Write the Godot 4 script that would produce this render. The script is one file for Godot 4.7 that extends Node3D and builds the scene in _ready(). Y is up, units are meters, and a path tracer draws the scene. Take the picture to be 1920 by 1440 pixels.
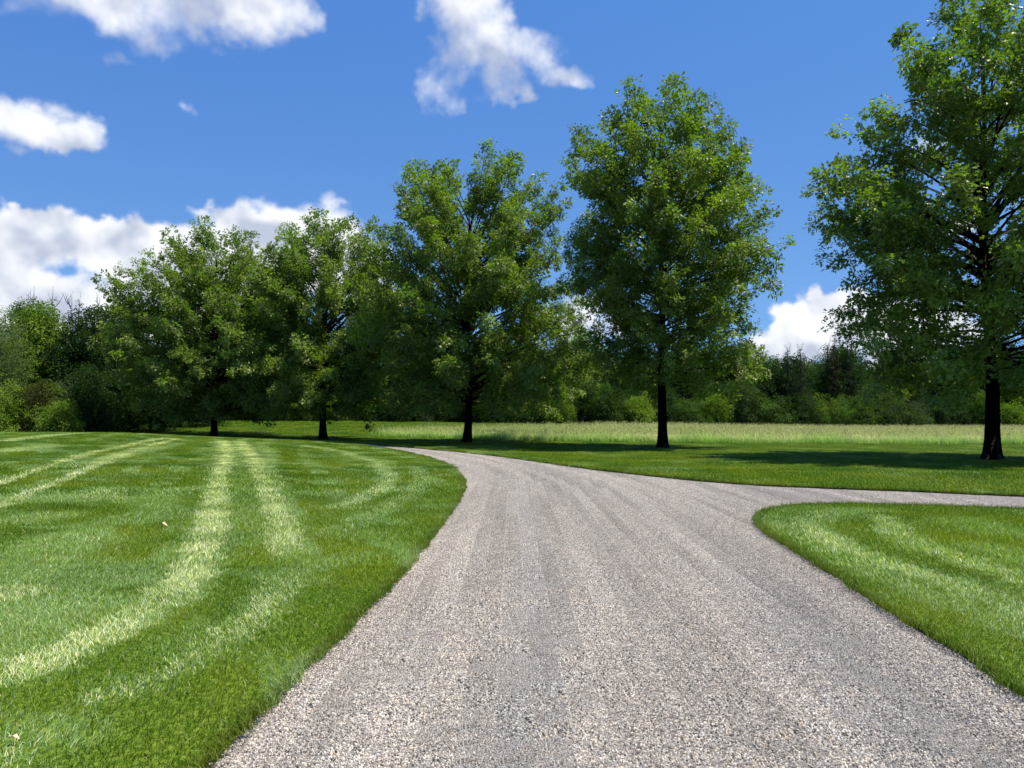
extends Node3D
# A gravel drive forking between mown lawns, a row of five oaks, a hay meadow and the wood behind it.

const SUN_TO := Vector3(0.40, 0.91, 0.04)      # towards the sun
const LIP := 0.045                               # lawns stand this much above the gravel

var rng := RandomNumberGenerator.new()
var names := {}

# ---------------------------------------------------------------- plan of the place (metres, x right, z towards the viewer)
var left_edge := [Vector2(-1.6, 9), Vector2(-1.52, 0), Vector2(-1.46, -3), Vector2(-1.38, -4.1), Vector2(-1.31, -5), Vector2(-1.24, -5.8), Vector2(-1.18, -6.8), Vector2(-1.14, -8), Vector2(-1.10, -9.6), Vector2(-1.06, -11.9), Vector2(-1.04, -14.4), Vector2(-1.08, -16.8), Vector2(-1.2, -18.9), Vector2(-1.5, -21.4), Vector2(-2.15, -25.4), Vector2(-3.2, -29.6), Vector2(-4.7, -34.2), Vector2(-6.3, -38.0), Vector2(-7.9, -40.6), Vector2(-10.0, -42.9), Vector2(-13.5, -45.0), Vector2(-20, -47.6), Vector2(-35, -51), Vector2(-64, -56)]
var far_edge := [Vector2(-64, -60.5), Vector2(-35, -55), Vector2(-20, -51.0), Vector2(-13, -47.6), Vector2(-9.2, -44.6), Vector2(-7.6, -43.0), Vector2(-5.5, -40.6), Vector2(-2.75, -36.3), Vector2(-0.25, -31.0), Vector2(1.0, -27.6), Vector2(2.05, -24.7), Vector2(2.8, -22.9), Vector2(3.65, -21.2), Vector2(4.7, -19.3), Vector2(5.8, -18.05), Vector2(7.1, -17.3), Vector2(8.6, -16.6), Vector2(10.2, -15.6), Vector2(16, -12), Vector2(34, -1)]
var wedge_edge := [Vector2(33, 2.5), Vector2(14, -9.8), Vector2(10.5, -12.2), Vector2(8.7, -13.15), Vector2(7.45, -13.65), Vector2(6.15, -13.92), Vector2(5.35, -13.85), Vector2(4.85, -13.6), Vector2(4.4, -13.1), Vector2(4.05, -12.55), Vector2(3.78, -11.9), Vector2(3.62, -11.3), Vector2(3.48, -10.5), Vector2(3.37, -9.1), Vector2(3.2, -7.3), Vector2(3.08, -6.1), Vector2(3.0, -5), Vector2(2.93, -4.4), Vector2(2.9, -3), Vector2(2.9, 0), Vector2(3.0, 9)]

func ragged(line: Array) -> Array:
	# the spade-cut edge wanders a few centimetres
	var out := []
	for e in line.size() - 1:
		out.append(line[e])
		if line[e].y > 1.0 or line[e].y < -32.0 or line[e + 1].y < -32.0: continue
		var n := int(line[e].distance_to(line[e + 1]) / 0.22)
		for k in range(1, n): out.append(line[e].lerp(line[e + 1], float(k) / n) + Vector2(rr(-0.022, 0.022), rr(-0.022, 0.022)))
	out.append(line[-1])
	return out

func ss(a: float, b: float, t: float) -> float:
	return smoothstep(a, b, t)

func table(x: float, xs: Array, ys: Array) -> float:
	if x <= xs[0]: return ys[0]
	for i in range(1, xs.size()):
		if x < xs[i]:
			return lerpf(ys[i - 1], ys[i], (x - xs[i - 1]) / (xs[i] - xs[i - 1]))
	return ys[-1]

const MX := [-60.0, -27.0, -21.0, -15.5, -10.0, -7.0, -4.0]
const MY := [0.8, 0.77, 0.74, 0.46, 0.24, 0.05, 0.0]
const HX := [-60.0, -47.0, -37.5, -32.0, -23.0, -5.0, 8.0, 19.0, 31.0]
const HY := [-0.3, 0.0, 0.8, 1.2, 1.26, 1.03, 0.75, 0.3, 0.0]
func height(x: float, z: float) -> float:
	var d := -z
	var h := 0.0
	if d > 6.0 and d < 52.0 and x < -4.0:
		h += table(x, MX, MY) * ss(6, 40, d) * (1.0 - ss(40, 52, d))
	if d > 56.0 and x < 31.0:
		h += table(x, HX, HY) * ss(56, 84, d)
	return h

# ---------------------------------------------------------------- small tools
func numbered(called: String) -> String:
	if not names.has(called):
		names[called] = 0
		return called
	names[called] += 1
	return "%s_%03d" % [called, names[called]]

func tag(o: Node, label := "", category := "", group := "", kind := "") -> void:
	if label != "": o.set_meta("label", label)
	if category != "": o.set_meta("category", category)
	if group != "": o.set_meta("group", group)
	if kind != "": o.set_meta("kind", kind)

func thing(called: String, at: Vector3) -> Node3D:
	var o := Node3D.new()
	o.name = numbered(called)
	add_child(o)
	o.position = at
	return o

class Acc:
	var v := PackedVector3Array()
	var n := PackedVector3Array()
	var c := PackedColorArray()
	var uv := PackedVector2Array()
	var i := PackedInt32Array()
	func mesh(mat: Material) -> ArrayMesh:
		var a := []
		a.resize(Mesh.ARRAY_MAX)
		a[Mesh.ARRAY_VERTEX] = v
		if n.size() == v.size() and n.size(): a[Mesh.ARRAY_NORMAL] = n
		if c.size() == v.size() and c.size(): a[Mesh.ARRAY_COLOR] = c
		if uv.size() == v.size() and uv.size(): a[Mesh.ARRAY_TEX_UV] = uv
		a[Mesh.ARRAY_INDEX] = i
		var m := ArrayMesh.new()
		m.add_surface_from_arrays(Mesh.PRIMITIVE_TRIANGLES, a)
		m.surface_set_material(0, mat)
		return m
	func tri(a: Vector3, b: Vector3, d: Vector3, col: Color) -> void:
		var k := v.size()
		v.push_back(a); v.push_back(b); v.push_back(d)
		c.push_back(col); c.push_back(col); c.push_back(col)
		i.push_back(k); i.push_back(k + 1); i.push_back(k + 2)
	func tube(pts: Array, radii: Array, sides: int, lobes := 0.0, seed_ := 0.0) -> void:
		var up := Vector3(0.31, 0.17, 0.93)
		var k0 := v.size()
		var along := 0.0
		for p in pts.size():
			var t: Vector3 = (pts[mini(p + 1, pts.size() - 1)] - pts[maxi(p - 1, 0)]).normalized()
			var a := t.cross(up).normalized()
			var b := a.cross(t)
			if p > 0: along += pts[p].distance_to(pts[p - 1])
			for s in sides + 1:
				var w := TAU * s / sides
				var d := a * cos(w) + b * sin(w)
				var r: float = radii[p]
				if lobes > 0.0: r *= 1.0 + lobes * exp(-along * 1.6) * sin(w * 5.0 + seed_) + 0.03 * sin(w * 3.0 + along * 2.1 + seed_)
				v.push_back(pts[p] + d * r)
				n.push_back(d)
				uv.push_back(Vector2(float(s) / sides, along))
		for p in pts.size() - 1:
			for s in sides:
				var q := k0 + p * (sides + 1) + s
				var r2 := q + sides + 1
				i.push_back(q); i.push_back(r2); i.push_back(q + 1)
				i.push_back(q + 1); i.push_back(r2); i.push_back(r2 + 1)

func part(called: String, m: Mesh, parent: Node) -> MeshInstance3D:
	var o := MeshInstance3D.new()
	o.mesh = m
	o.name = called
	parent.add_child(o, true)
	return o

func scatter(called: String, m: Mesh, buf: PackedFloat32Array, parent: Node) -> MultiMeshInstance3D:
	var mm := MultiMesh.new()
	mm.transform_format = MultiMesh.TRANSFORM_3D
	mm.use_colors = true
	mm.mesh = m
	mm.instance_count = buf.size() / 16
	mm.buffer = buf
	var o := MultiMeshInstance3D.new()
	o.multimesh = mm
	o.name = called
	parent.add_child(o, true)
	return o

func put(buf: PackedFloat32Array, b: Basis, o: Vector3, c: Color) -> void:
	buf.append_array(PackedFloat32Array([b.x.x, b.y.x, b.z.x, o.x, b.x.y, b.y.y, b.z.y, o.y, b.x.z, b.y.z, b.z.z, o.z, c.r, c.g, c.b, 1.0]))

func rr(a: float, b: float) -> float:
	return rng.randf_range(a, b)

func gauss(s: float) -> Vector3:
	return Vector3(rng.randfn(0, s), rng.randfn(0, s), rng.randfn(0, s))

# ---------------------------------------------------------------- materials
var leaf_mat: StandardMaterial3D
var blade_mat: StandardMaterial3D
var needle_mat: StandardMaterial3D
var wood_mat: StandardMaterial3D
var hay_mat: StandardMaterial3D
var stone_mat: StandardMaterial3D
var bark_mat: StandardMaterial3D
var grey_bark_mat: StandardMaterial3D
var soil_mat: StandardMaterial3D
var thatch_mat: StandardMaterial3D
var fines_mat: StandardMaterial3D

func noise_image(w: int, h: int, freq: float, oct: int, sd: int, dark: Color, light: Color, gain := 1.6) -> Image:
	var fn := FastNoiseLite.new()
	fn.seed = sd
	fn.frequency = freq
	fn.fractal_octaves = oct
	var g := fn.get_seamless_image(w, h)
	var out := Image.create(w, h, false, Image.FORMAT_RGB8)
	for y in h:
		for x in w:
			var t := clampf((g.get_pixel(x, y).r - 0.5) * gain + 0.5, 0, 1)
			out.set_pixel(x, y, dark.lerp(light, t).linear_to_srgb())
	return out

func textured(im: Image, scale: float, rough: float, bump: Image = null, strength := 1.0) -> StandardMaterial3D:
	var m := StandardMaterial3D.new()
	m.albedo_texture = ImageTexture.create_from_image(im)
	m.roughness = rough
	m.metallic_specular = 0.2
	m.uv1_triplanar = true
	m.uv1_world_triplanar = true
	m.uv1_scale = Vector3.ONE * scale
	if bump:
		bump.bump_map_to_normal_map(strength)
		m.normal_enabled = true
		m.normal_texture = ImageTexture.create_from_image(bump)
	return m

func make_materials() -> void:
	leaf_mat = StandardMaterial3D.new()
	leaf_mat.vertex_color_use_as_albedo = true
	leaf_mat.roughness = 0.38
	leaf_mat.metallic_specular = 0.42
	leaf_mat.cull_mode = BaseMaterial3D.CULL_DISABLED
	leaf_mat.backlight_enabled = true
	leaf_mat.backlight = Color(0.85, 1.0, 0.35)
	wood_mat = leaf_mat.duplicate()
	wood_mat.roughness = 0.6
	wood_mat.metallic_specular = 0.3
	needle_mat = leaf_mat.duplicate()
	needle_mat.roughness = 0.7
	needle_mat.backlight = Color(0.2, 0.25, 0.1)
	blade_mat = leaf_mat.duplicate()
	blade_mat.roughness = 0.5
	blade_mat.metallic_specular = 0.35
	blade_mat.backlight = Color(0.85, 0.9, 0.4)
	hay_mat = blade_mat.duplicate()
	hay_mat.backlight = Color(0.9, 0.9, 0.78)
	stone_mat = StandardMaterial3D.new()
	stone_mat.vertex_color_use_as_albedo = true
	stone_mat.roughness = 0.85
	stone_mat.metallic_specular = 0.3
	bark_mat = textured(noise_image(256, 256, 0.035, 5, 3, Color(0.10, 0.09, 0.077), Color(0.38, 0.355, 0.315), 2.4), 0.9, 0.95, noise_image(256, 256, 0.05, 5, 4, Color.BLACK, Color.WHITE, 2.0), 5.0)
	var bark_im := bark_mat.albedo_texture.get_image()
	var spots := noise_image(256, 256, 0.022, 4, 9, Color.BLACK, Color.WHITE, 2.2)
	for y in 256:
		for x in 256:
			var t := smoothstep(0.62, 0.8, spots.get_pixel(x, y).srgb_to_linear().r)
			if t > 0.0: bark_im.set_pixel(x, y, bark_im.get_pixel(x, y).lerp(Color(0.52, 0.52, 0.48), t * 0.55))
	bark_mat.albedo_texture = ImageTexture.create_from_image(bark_im)
	bark_mat.uv1_scale = Vector3(1.6, 0.45, 1.6)
	grey_bark_mat = textured(noise_image(128, 128, 0.05, 4, 5, Color(0.07, 0.06, 0.05), Color(0.2, 0.18, 0.16), 2.0), 0.8, 0.95)
	soil_mat = textured(noise_image(128, 128, 0.06, 4, 6, Color(0.012, 0.009, 0.006), Color(0.05, 0.036, 0.022), 2.0), 3.0, 1.0)
	thatch_mat = textured(noise_image(256, 256, 0.05, 5, 7, Color(0.045, 0.085, 0.008), Color(0.12, 0.18, 0.022), 2.0), 1.3, 1.0)
	fines_mat = textured(noise_image(512, 512, 0.12, 4, 8, Color(0.09, 0.085, 0.08), Color(0.24, 0.225, 0.21), 2.0), 1.7, 0.95)

# ---------------------------------------------------------------- sky
var clouds := [[-28.3,26.0,4.0,2.0,1],[-24.1,26.3,5.2,2.1,1],[-19.2,27.4,3.8,1.9,1],[-15.8,26.8,2.0,1.0,0.6],[-25.4,24.0,1.8,0.8,0.6],[-33.4,23.9,1.9,0.8,0.5],[-20.9,24.4,0.7,0.5,0.5],[-27.9,22.8,1.7,0.4,0.45],[-26.8,28.1,7.5,1.7,1],
	[-4.5,29.3,2.7,1.7,1],[-3.7,28.7,2.4,1.7,1],[-2.8,27.1,2.1,1.5,1],[-4.4,25.4,2.6,1.6,1],[-5.2,23.8,1.8,1.2,0.8],[-0.8,25.8,3.5,1.7,1],[1.6,25.4,2.5,1.3,1],[0.0,23.7,1.6,1.3,0.8],[1.4,22.5,0.7,1.0,0.65],[4.6,24.3,1.9,0.9,0.9],[6.2,23.4,0.7,0.5,0.6],[-3.2,23.2,1.1,0.7,0.6],[-6.4,22.7,0.6,0.8,0.4],[2.4,27.1,1.2,0.6,0.4],
	[-33.0,18.4,2.6,1.3,1],[-30.9,18.2,2.1,1.0,1],[-29.7,17.9,1.2,0.8,0.9],[-35.2,18.1,2.2,1.4,1],
	[-32.2,11.5,4.0,1.5,1],[-29.6,11.8,3.2,1.6,1],[-27.7,11.6,2.6,1.6,1],[-33.6,9.0,2.7,1.3,1],[-31.3,8.2,2.8,1.1,1],[-27.0,9.6,2.3,1.5,1],[-23.1,12.1,3.8,1.5,1],[-18.6,13.2,3.2,2.1,1],[-16.4,14.1,2.9,1.8,1],[-24.1,9.2,4.1,2.1,1],[-27.9,7.3,4.6,0.9,0.7],[-21.4,10.4,4.2,2.1,1],[-14.1,12.7,3.7,2.2,1],[-22.5,14.4,2.1,0.7,0.65],[-12.2,10.2,4.5,3.0,1],[-35.5,10.1,3.5,1.7,1],
	[20.6,6.8,2.0,1.6,1],[22.2,6.2,2.8,1.8,1],[23.7,6.7,2.4,1.7,1],[20.6,4.9,2.5,1.4,1],[24.7,5.2,4.1,2.1,1],[19.2,5.0,2.2,1.5,1],[27.3,5.8,5.0,2.3,1],[5.6,7.2,3.1,2.4,0.8],[4.0,13.1,1.4,0.8,0.45],[29.4,17.4,1.8,1.2,0.75],[29.9,12.4,1.6,0.9,0.6],[-29,6.6,6,1.2,0.85],[-24,7,4,1.3,0.85],[5.6,23.8,1.2,0.6,0.85],[6.9,23.1,1.0,0.5,0.75],[-30.0,9.9,1.5,0.5,0.5],[-33.5,25.2,3,1.0,0.6],[-22.1,20.5,0.9,0.4,0.4],[-32.8,13.2,1.0,0.3,0.35]]

func sky_window(az0: float, az1: float, el0: float, el1: float, step: float) -> Image:
	var w := int(round((az1 - az0) / step))
	var h := int(round((el1 - el0) / step))
	var field := PackedFloat32Array()
	field.resize(w * h)
	for b in clouds:
		var widen: float = 1.0 / maxf(0.15, cos(deg_to_rad(b[1])))
		for turn in [-360.0, 0.0, 360.0]:
			var cx: float = (b[0] + turn - az0) / step
			var cy: float = (el1 - b[1]) / step
			var rx: float = b[2] * widen / step
			var ry: float = b[3] / step
			for y in range(maxi(0, int(cy - 1.6 * ry)), mini(h, int(cy + 1.6 * ry) + 1)):
				for x in range(maxi(0, int(cx - 1.6 * rx)), mini(w, int(cx + 1.6 * rx) + 1)):
					var q := Vector2((x - cx) / rx, (y - cy) / ry).length_squared()
					if q < 2.56:
						var k := y * w + x
						var g: float = b[4] * (1.0 - q / 2.56) * (1.0 - q / 2.56)
						field[k] = 1.0 - (1.0 - field[k]) * (1.0 - minf(g, 0.97))
	# where a cloud can reach once its outline is frayed
	var shore := PackedByteArray()
	shore.resize(w * h)
	var pad := int(2.6 / step)
	for y in h:
		for x in range(0, w):
			if field[y * w + x] > 0.03:
				shore[y * w + x] = 1
	for pass_ in 2:
		var nx := shore.duplicate()
		for y in h:
			for x in w:
				if shore[y * w + x] and (pass_ == 0 or not (y > 0 and y < h - 1 and shore[(y - 1) * w + x] and shore[(y + 1) * w + x])):
					for q in range(-pad, pad + 1):
						var yy := y + q if pass_ else y
						var xx := posmod(x + q, w) if pass_ == 0 else x
						if yy >= 0 and yy < h: nx[yy * w + xx] = 1
		shore = nx
	var big := FastNoiseLite.new()
	big.seed = 11
	big.frequency = 9.0
	big.fractal_octaves = 6
	big.fractal_gain = 0.55
	var fine := FastNoiseLite.new()
	fine.seed = 23
	fine.frequency = 34.0
	fine.fractal_octaves = 4
	var soft := FastNoiseLite.new()
	soft.seed = 29
	soft.frequency = 11.0
	soft.fractal_octaves = 4
	soft.fractal_gain = 0.45
	var reach := int(1.6 / step)
	var sun := SUN_TO.normalized()
	var im := Image.create(w, h, false, Image.FORMAT_RGB8)
	var data := PackedByteArray()
	data.resize(w * h * 3)
	for y in h:
		var el := el1 - (y + 0.5) * step
		var ce := cos(deg_to_rad(el))
		var se := sin(deg_to_rad(el))
		for x in w:
			var az := deg_to_rad(az0 + (x + 0.5) * step)
			var dir := Vector3(sin(az) * ce, se, -cos(az) * ce)
			var cs := dir.dot(sun)
			var low := pow(1.0 - maxf(se, 0.0), 3.6)
			var col := Color(0.030, 0.112, 0.39).lerp(Color(0.20, 0.40, 0.69), low)
			var glow := pow(clampf(cs * 0.5 + 0.5, 0.0, 1.0), 3.0)
			col = col.lerp(Color(0.13, 0.33, 0.68), glow * 0.6)
			var k := y * w + x
			var f := 0.0
			if shore[k]:
				var n := big.get_noise_3dv(dir)
				var n2 := fine.get_noise_3dv(dir)
				var heap := 1.0 - smoothstep(12.0, 19.0, el)
				var wx := (soft.get_noise_3dv(dir * 0.8 + Vector3(5, 0, 0)) * lerpf(2.2, 1.6, heap) + fine.get_noise_3dv(dir + Vector3(3, 0, 0)) * 0.9) / step
				var wy := (soft.get_noise_3dv(dir * 0.8 + Vector3(0, 9.5, 0)) * lerpf(1.5, 1.0, heap) + fine.get_noise_3dv(dir + Vector3(0, 4, 0)) * 0.7) / step
				f = field[clampi(y + int(wy), 0, h - 1) * w + posmod(x + int(wx), w)]
				var puff := 1.0 - absf(soft.get_noise_3dv(dir * 1.7)) * 3.2
				var dens := f * 1.25 + n * lerpf(0.9, 0.6, heap) * minf(1.0, f * 3.0) - puff * 0.16 * heap + n2 * 0.16 - lerpf(0.34, 0.26, heap)
				var a := smoothstep(0.0, lerpf(1.35, 0.62, heap), dens)
				if a > 0.0:
					var to_sun := (sun - dir * cs).normalized()
					var q := dir + to_sun * 0.03
					var lit := soft.get_noise_3dv(dir) - soft.get_noise_3dv(q)
					var above := field[maxi(0, y - reach) * w + x]
					var b := clampf(0.66 + lit * 1.4 + (f - above) * 0.4 + n2 * 0.16 - puff * 0.12 - 0.16 * smoothstep(0.6, 1.2, dens), 0.05, 1.0)
					var cc := Color(0.36, 0.40, 0.50).lerp(Color(0.69, 0.705, 0.73), b)
					col = col.lerp(cc, minf(a * 1.04, 0.97))
			var s := col.linear_to_srgb()
			data[k * 3] = clampi(int(s.r * 255.0 + rng.randf()), 0, 255)
			data[k * 3 + 1] = clampi(int(s.g * 255.0 + rng.randf()), 0, 255)
			data[k * 3 + 2] = clampi(int(s.b * 255.0 + rng.randf()), 0, 255)
	im.set_data(w, h, false, Image.FORMAT_RGB8, data)
	return im

func make_sky() -> ImageTexture:
	rng.seed = 5
	# the same broken fair-weather clouds all round
	for n in 44:
		var az := rr(40, 320)
		var el := 6.0 + 60.0 * pow(rng.randf(), 1.6)
		var big := rr(2.0, 5.0)
		for p in rng.randi_range(4, 8):
			clouds.append([az + rr(-1.4, 1.4) * big, el + rr(-0.35, 0.5) * big, big * rr(0.6, 1.1), big * rr(0.3, 0.55), rr(0.6, 1.0)])
	for n in 7:
		var az2 := rr(-40, 40)
		for p in 6:
			clouds.append([az2 + rr(-5, 5), rr(38, 62) * 0.0 + 44.0 + n * 5.0 + rr(-2, 2), rr(2, 4), rr(1, 2), rr(0.6, 1.0)])
	var whole := Image.create(4096, 2048, false, Image.FORMAT_RGB8)
	var coarse := sky_window(0, 360, 0, 90, 360.0 / 1024.0)
	coarse.resize(4096, 1024, Image.INTERPOLATE_CUBIC)
	whole.fill(Color(0.30, 0.36, 0.30))
	whole.blit_rect(coarse, Rect2i(0, 0, 4096, 1024), Vector2i.ZERO)
	var st := 360.0 / 4096.0
	var near := sky_window(-420 * st, 420 * st, 0.0, 384 * st, st)
	whole.blit_rect(near, Rect2i(0, 0, 420, 384), Vector2i(4096 - 420, 640))
	whole.blit_rect(near, Rect2i(420, 0, 420, 384), Vector2i(0, 640))
	return ImageTexture.create_from_image(whole)

# ---------------------------------------------------------------- ground sheets
func sheet(poly: PackedVector2Array, cell: float, lift: float, mat: Material) -> ArrayMesh:
	var acc := Acc.new()
	var lo := Vector2(1e9, 1e9)
	var hi := -lo
	for p in poly:
		lo = lo.min(p)
		hi = hi.max(p)
	var closed := poly.duplicate()
	closed.push_back(poly[0])
	for cx in range(floori(lo.x / cell), ceili(hi.x / cell)):
		for cy in range(floori(lo.y / cell), ceili(hi.y / cell)):
			var a := Vector2(cx, cy) * cell
			var quad := PackedVector2Array([a, a + Vector2(cell, 0), a + Vector2(cell, cell), a + Vector2(0, cell)])
			var mid := a + Vector2(cell, cell) * 0.5
			var near := false
			for e in closed.size() - 1:
				if Geometry2D.get_closest_point_to_segment(mid, closed[e], closed[e + 1]).distance_squared_to(mid) < cell * cell * 0.51:
					near = true
					break
			var pieces := []
			if near: pieces = Geometry2D.intersect_polygons(quad, poly)
			elif Geometry2D.is_point_in_polygon(mid, poly): pieces = [quad]
			for piece in pieces:
				var k := acc.v.size()
				for p in piece:
					acc.v.push_back(Vector3(p.x, height(p.x, p.y) + lift, p.y))
					acc.n.push_back(Vector3(height(p.x - 0.5, p.y) - height(p.x + 0.5, p.y), 1.0, height(p.x, p.y - 0.5) - height(p.x, p.y + 0.5)).normalized())
				for q in Geometry2D.triangulate_polygon(piece): acc.i.push_back(k + q)
	return acc.mesh(mat)

func skirt(line: Array, top: float, bottom: float, mat: Material) -> ArrayMesh:
	var acc := Acc.new()
	var pts := []
	for e in line.size() - 1:
		var n := maxi(1, int(line[e].distance_to(line[e + 1]) / 0.12)) if absf(line[e].y) < 25 else 4
		for s in n: pts.append(line[e].lerp(line[e + 1], float(s) / n))
	pts.append(line[-1])
	for e in pts.size() - 1:
		var k := acc.v.size()
		for p in [pts[e], pts[e + 1]]:
			var y := height(p.x, p.y)
			acc.v.push_back(Vector3(p.x, y + top, p.y))
			acc.v.push_back(Vector3(p.x, y + bottom, p.y))
		for q in [0, 2, 1, 1, 2, 3]: acc.i.push_back(k + q)
	return acc.mesh(mat)

# pale marks in the lawn: [points, width, strength of straw, strength of sage]
var marks := [
	[[Vector2(-14.07, -37.1), Vector2(-11.1, -29.8), Vector2(-7.47, -19.5), Vector2(-5.11, -13.1), Vector2(-3.8, -9.44), Vector2(-3.27, -7.74), Vector2(-3.0, -6.64), Vector2(-2.99, -5.98), Vector2(-2.97, -5.36), Vector2(-3.02, -4.92), Vector2(-3.1, -4.5)], 0.23, 1.0, 0.7],
	[[Vector2(-13.45, -37.8), Vector2(-8.53, -25.2), Vector2(-5.9, -18.2), Vector2(-4.07, -13.1), Vector2(-3.22, -10.7), Vector2(-2.58, -8.74)], 0.21, 0.85, 0.6],
	[[Vector2(-12.44, -37.5), Vector2(-8.09, -25.4), Vector2(-5.19, -16.9), Vector2(-4.17, -13.9)], 0.2, 0.2, 0.5],
	[[Vector2(-13.8, -37), Vector2(-8.2, -22), Vector2(-4.8, -13.5), Vector2(-3.3, -9.6)], 0.5, 0.0, 0.45],
	[[Vector2(-11.3, -16.6), Vector2(-13.1, -21.5), Vector2(-14.7, -26.6), Vector2(-16.3, -33.3), Vector2(-17.2, -38.3)], 0.16, 0.95, 0.5],
	[[Vector2(-8.6, -12.5), Vector2(-9.86, -15.9), Vector2(-11.1, -19.4), Vector2(-12.95, -24.7), Vector2(-14.7, -30.3), Vector2(-16.5, -37.8)], 0.16, 0.95, 0.5],
	[[Vector2(-2.17, -7.6), Vector2(-2.05, -6.22), Vector2(-2.05, -5.36), Vector2(-2.13, -4.88), Vector2(-2.22, -4.46), Vector2(-2.38, -4.2)], 0.17, 0.4, 0.55],
	[[Vector2(-9.98, -36.1), Vector2(-7.35, -33.2), Vector2(-4.66, -25.9), Vector2(-3.32, -20.7), Vector2(-2.87, -17), Vector2(-2.97, -14.3), Vector2(-3.08, -13.1)], 0.22, 0.45, 0.7],
	[[Vector2(-2.97, -23.9), Vector2(-2.3, -19), Vector2(-2.07, -15.8), Vector2(-2.17, -13.1), Vector2(-2.46, -11.5)], 0.2, 0.15, 0.6],
	[[Vector2(-7.8, -11.2), Vector2(-7.26, -12.3)], 0.4, 0.2, 0.8],
	[[Vector2(-4.86, -7.38), Vector2(-5.41, -8.74), Vector2(-5.77, -10)], 0.42, 0.1, 0.9],
	[[Vector2(-4.78, -8), Vector2(-4.3, -8.0), Vector2(-3.6, -7.3)], 0.35, 0.0, 0.8],
	[[Vector2(-4.6, -6.0), Vector2(-3.62, -6.22), Vector2(-3.28, -6.5)], 0.45, 0.05, 0.85],
	[[Vector2(-3.9, -5.2), Vector2(-3.5, -5.5)], 0.4, 0.0, 0.8],
	[[Vector2(-8.68, -14.1), Vector2(-8.7, -15)], 0.35, 0.1, 0.8], [[Vector2(-8.03, -14.2), Vector2(-8.69, -16.6)], 0.35, 0.2, 0.7],
	[[Vector2(-8.7, -16), Vector2(-6.97, -13.9)], 0.25, 0.25, 0.7], [[Vector2(-6.1, -13.1), Vector2(-7.15, -15.7), Vector2(-7.1, -16.8)], 0.35, 0.1, 0.7],
	[[Vector2(-5.78, -11.5), Vector2(-5.96, -13.1)], 0.4, 0.1, 0.6], [[Vector2(-2.16, -7.86), Vector2(-1.97, -8.4), Vector2(-1.6, -8.74)], 0.22, 0.05, 0.6],
	[[Vector2(-2.54, -10.3), Vector2(-2.14, -11.5)], 0.2, 0.05, 0.5], [[Vector2(-20.6, -31), Vector2(-21.8, -38.8)], 0.3, 0.5, 0.8],
	[[Vector2(-17.6, -26.6), Vector2(-17.9, -30)], 0.5, 0.3, 0.8], [[Vector2(-12.6, -21.7), Vector2(-14.4, -31.6)], 0.4, 0.2, 0.6],
	[[Vector2(-4.7, -6.9), Vector2(-4.25, -6.74)], 0.25, 0.6, 0.6], [[Vector2(-2.6, -3.6), Vector2(-2.3, -3.8)], 0.3, 0.2, 0.7],
	[[Vector2(4.26, -11.2), Vector2(3.9, -9.44), Vector2(3.87, -8.28), Vector2(4.05, -7.38), Vector2(4.05, -6.56), Vector2(4.04, -5.9), Vector2(4.0, -5)], 0.2, 0.6, 0.85],
	[[Vector2(5.76, -12.1), Vector2(5.08, -10.3), Vector2(4.87, -9.1), Vector2(4.86, -8.4), Vector2(4.85, -7.1)], 0.2, 0.55, 0.8],
	[[Vector2(3.81, -11.5), Vector2(3.73, -10), Vector2(3.6, -8.6), Vector2(3.6, -7.6), Vector2(3.63, -6.3), Vector2(3.68, -5.4)], 0.16, 0.15, 0.6],
	[[Vector2(4.36, -11.5), Vector2(5.2, -12.6), Vector2(6.1, -13)], 0.3, 0.2, 0.6], [[Vector2(6.66, -11.5), Vector2(6.64, -10.3)], 0.4, 0.05, 0.6], [[Vector2(5.6, -9.4), Vector2(5.5, -7.6)], 0.3, 0.05, 0.6],
]
const MAPW := 520
const MAPH := 440
var straw := PackedFloat32Array()
var sage := PackedFloat32Array()
func stamp(m: PackedFloat32Array, p: Vector2, r: float, s: float) -> void:
	var cx := (p.x + 40.0) * 10.0
	var cy := (-p.y) * 10.0
	var rad := r * 10.0
	for y in range(maxi(0, int(cy - rad * 1.8)), mini(MAPH, int(cy + rad * 1.8) + 1)):
		for x in range(maxi(0, int(cx - rad * 1.8)), mini(MAPW, int(cx + rad * 1.8) + 1)):
			var q := Vector2(x - cx, y - cy).length() / rad
			var g := s * (1.0 - smoothstep(0.75, 1.5, q))
			if g > m[y * MAPW + x]: m[y * MAPW + x] = g

func make_marks() -> void:
	straw.resize(MAPW * MAPH)
	sage.resize(MAPW * MAPH)
	rng.seed = 71
	for mk in marks:
		var pts: Array = mk[0]
		for e in pts.size() - 1:
			var n := maxi(2, int(pts[e].distance_to(pts[e + 1]) / 0.12))
			for s in n:
				var p: Vector2 = pts[e].lerp(pts[e + 1], float(s) / n)
				var fade := 0.62 + 0.38 * sin(p.x * 2.7 + p.y * 1.9) * sin(p.y * 0.9 + 1.0)
				p += Vector2(rr(-0.05, 0.05), rr(-0.05, 0.05))
				if mk[2] > 0: stamp(straw, p, mk[1] * rr(0.55, 1.0), mk[2] * fade * rr(0.75, 1.0))
				stamp(sage, p, mk[1] * rr(0.8, 1.35), mk[3] * rr(0.6, 1.0))

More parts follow.
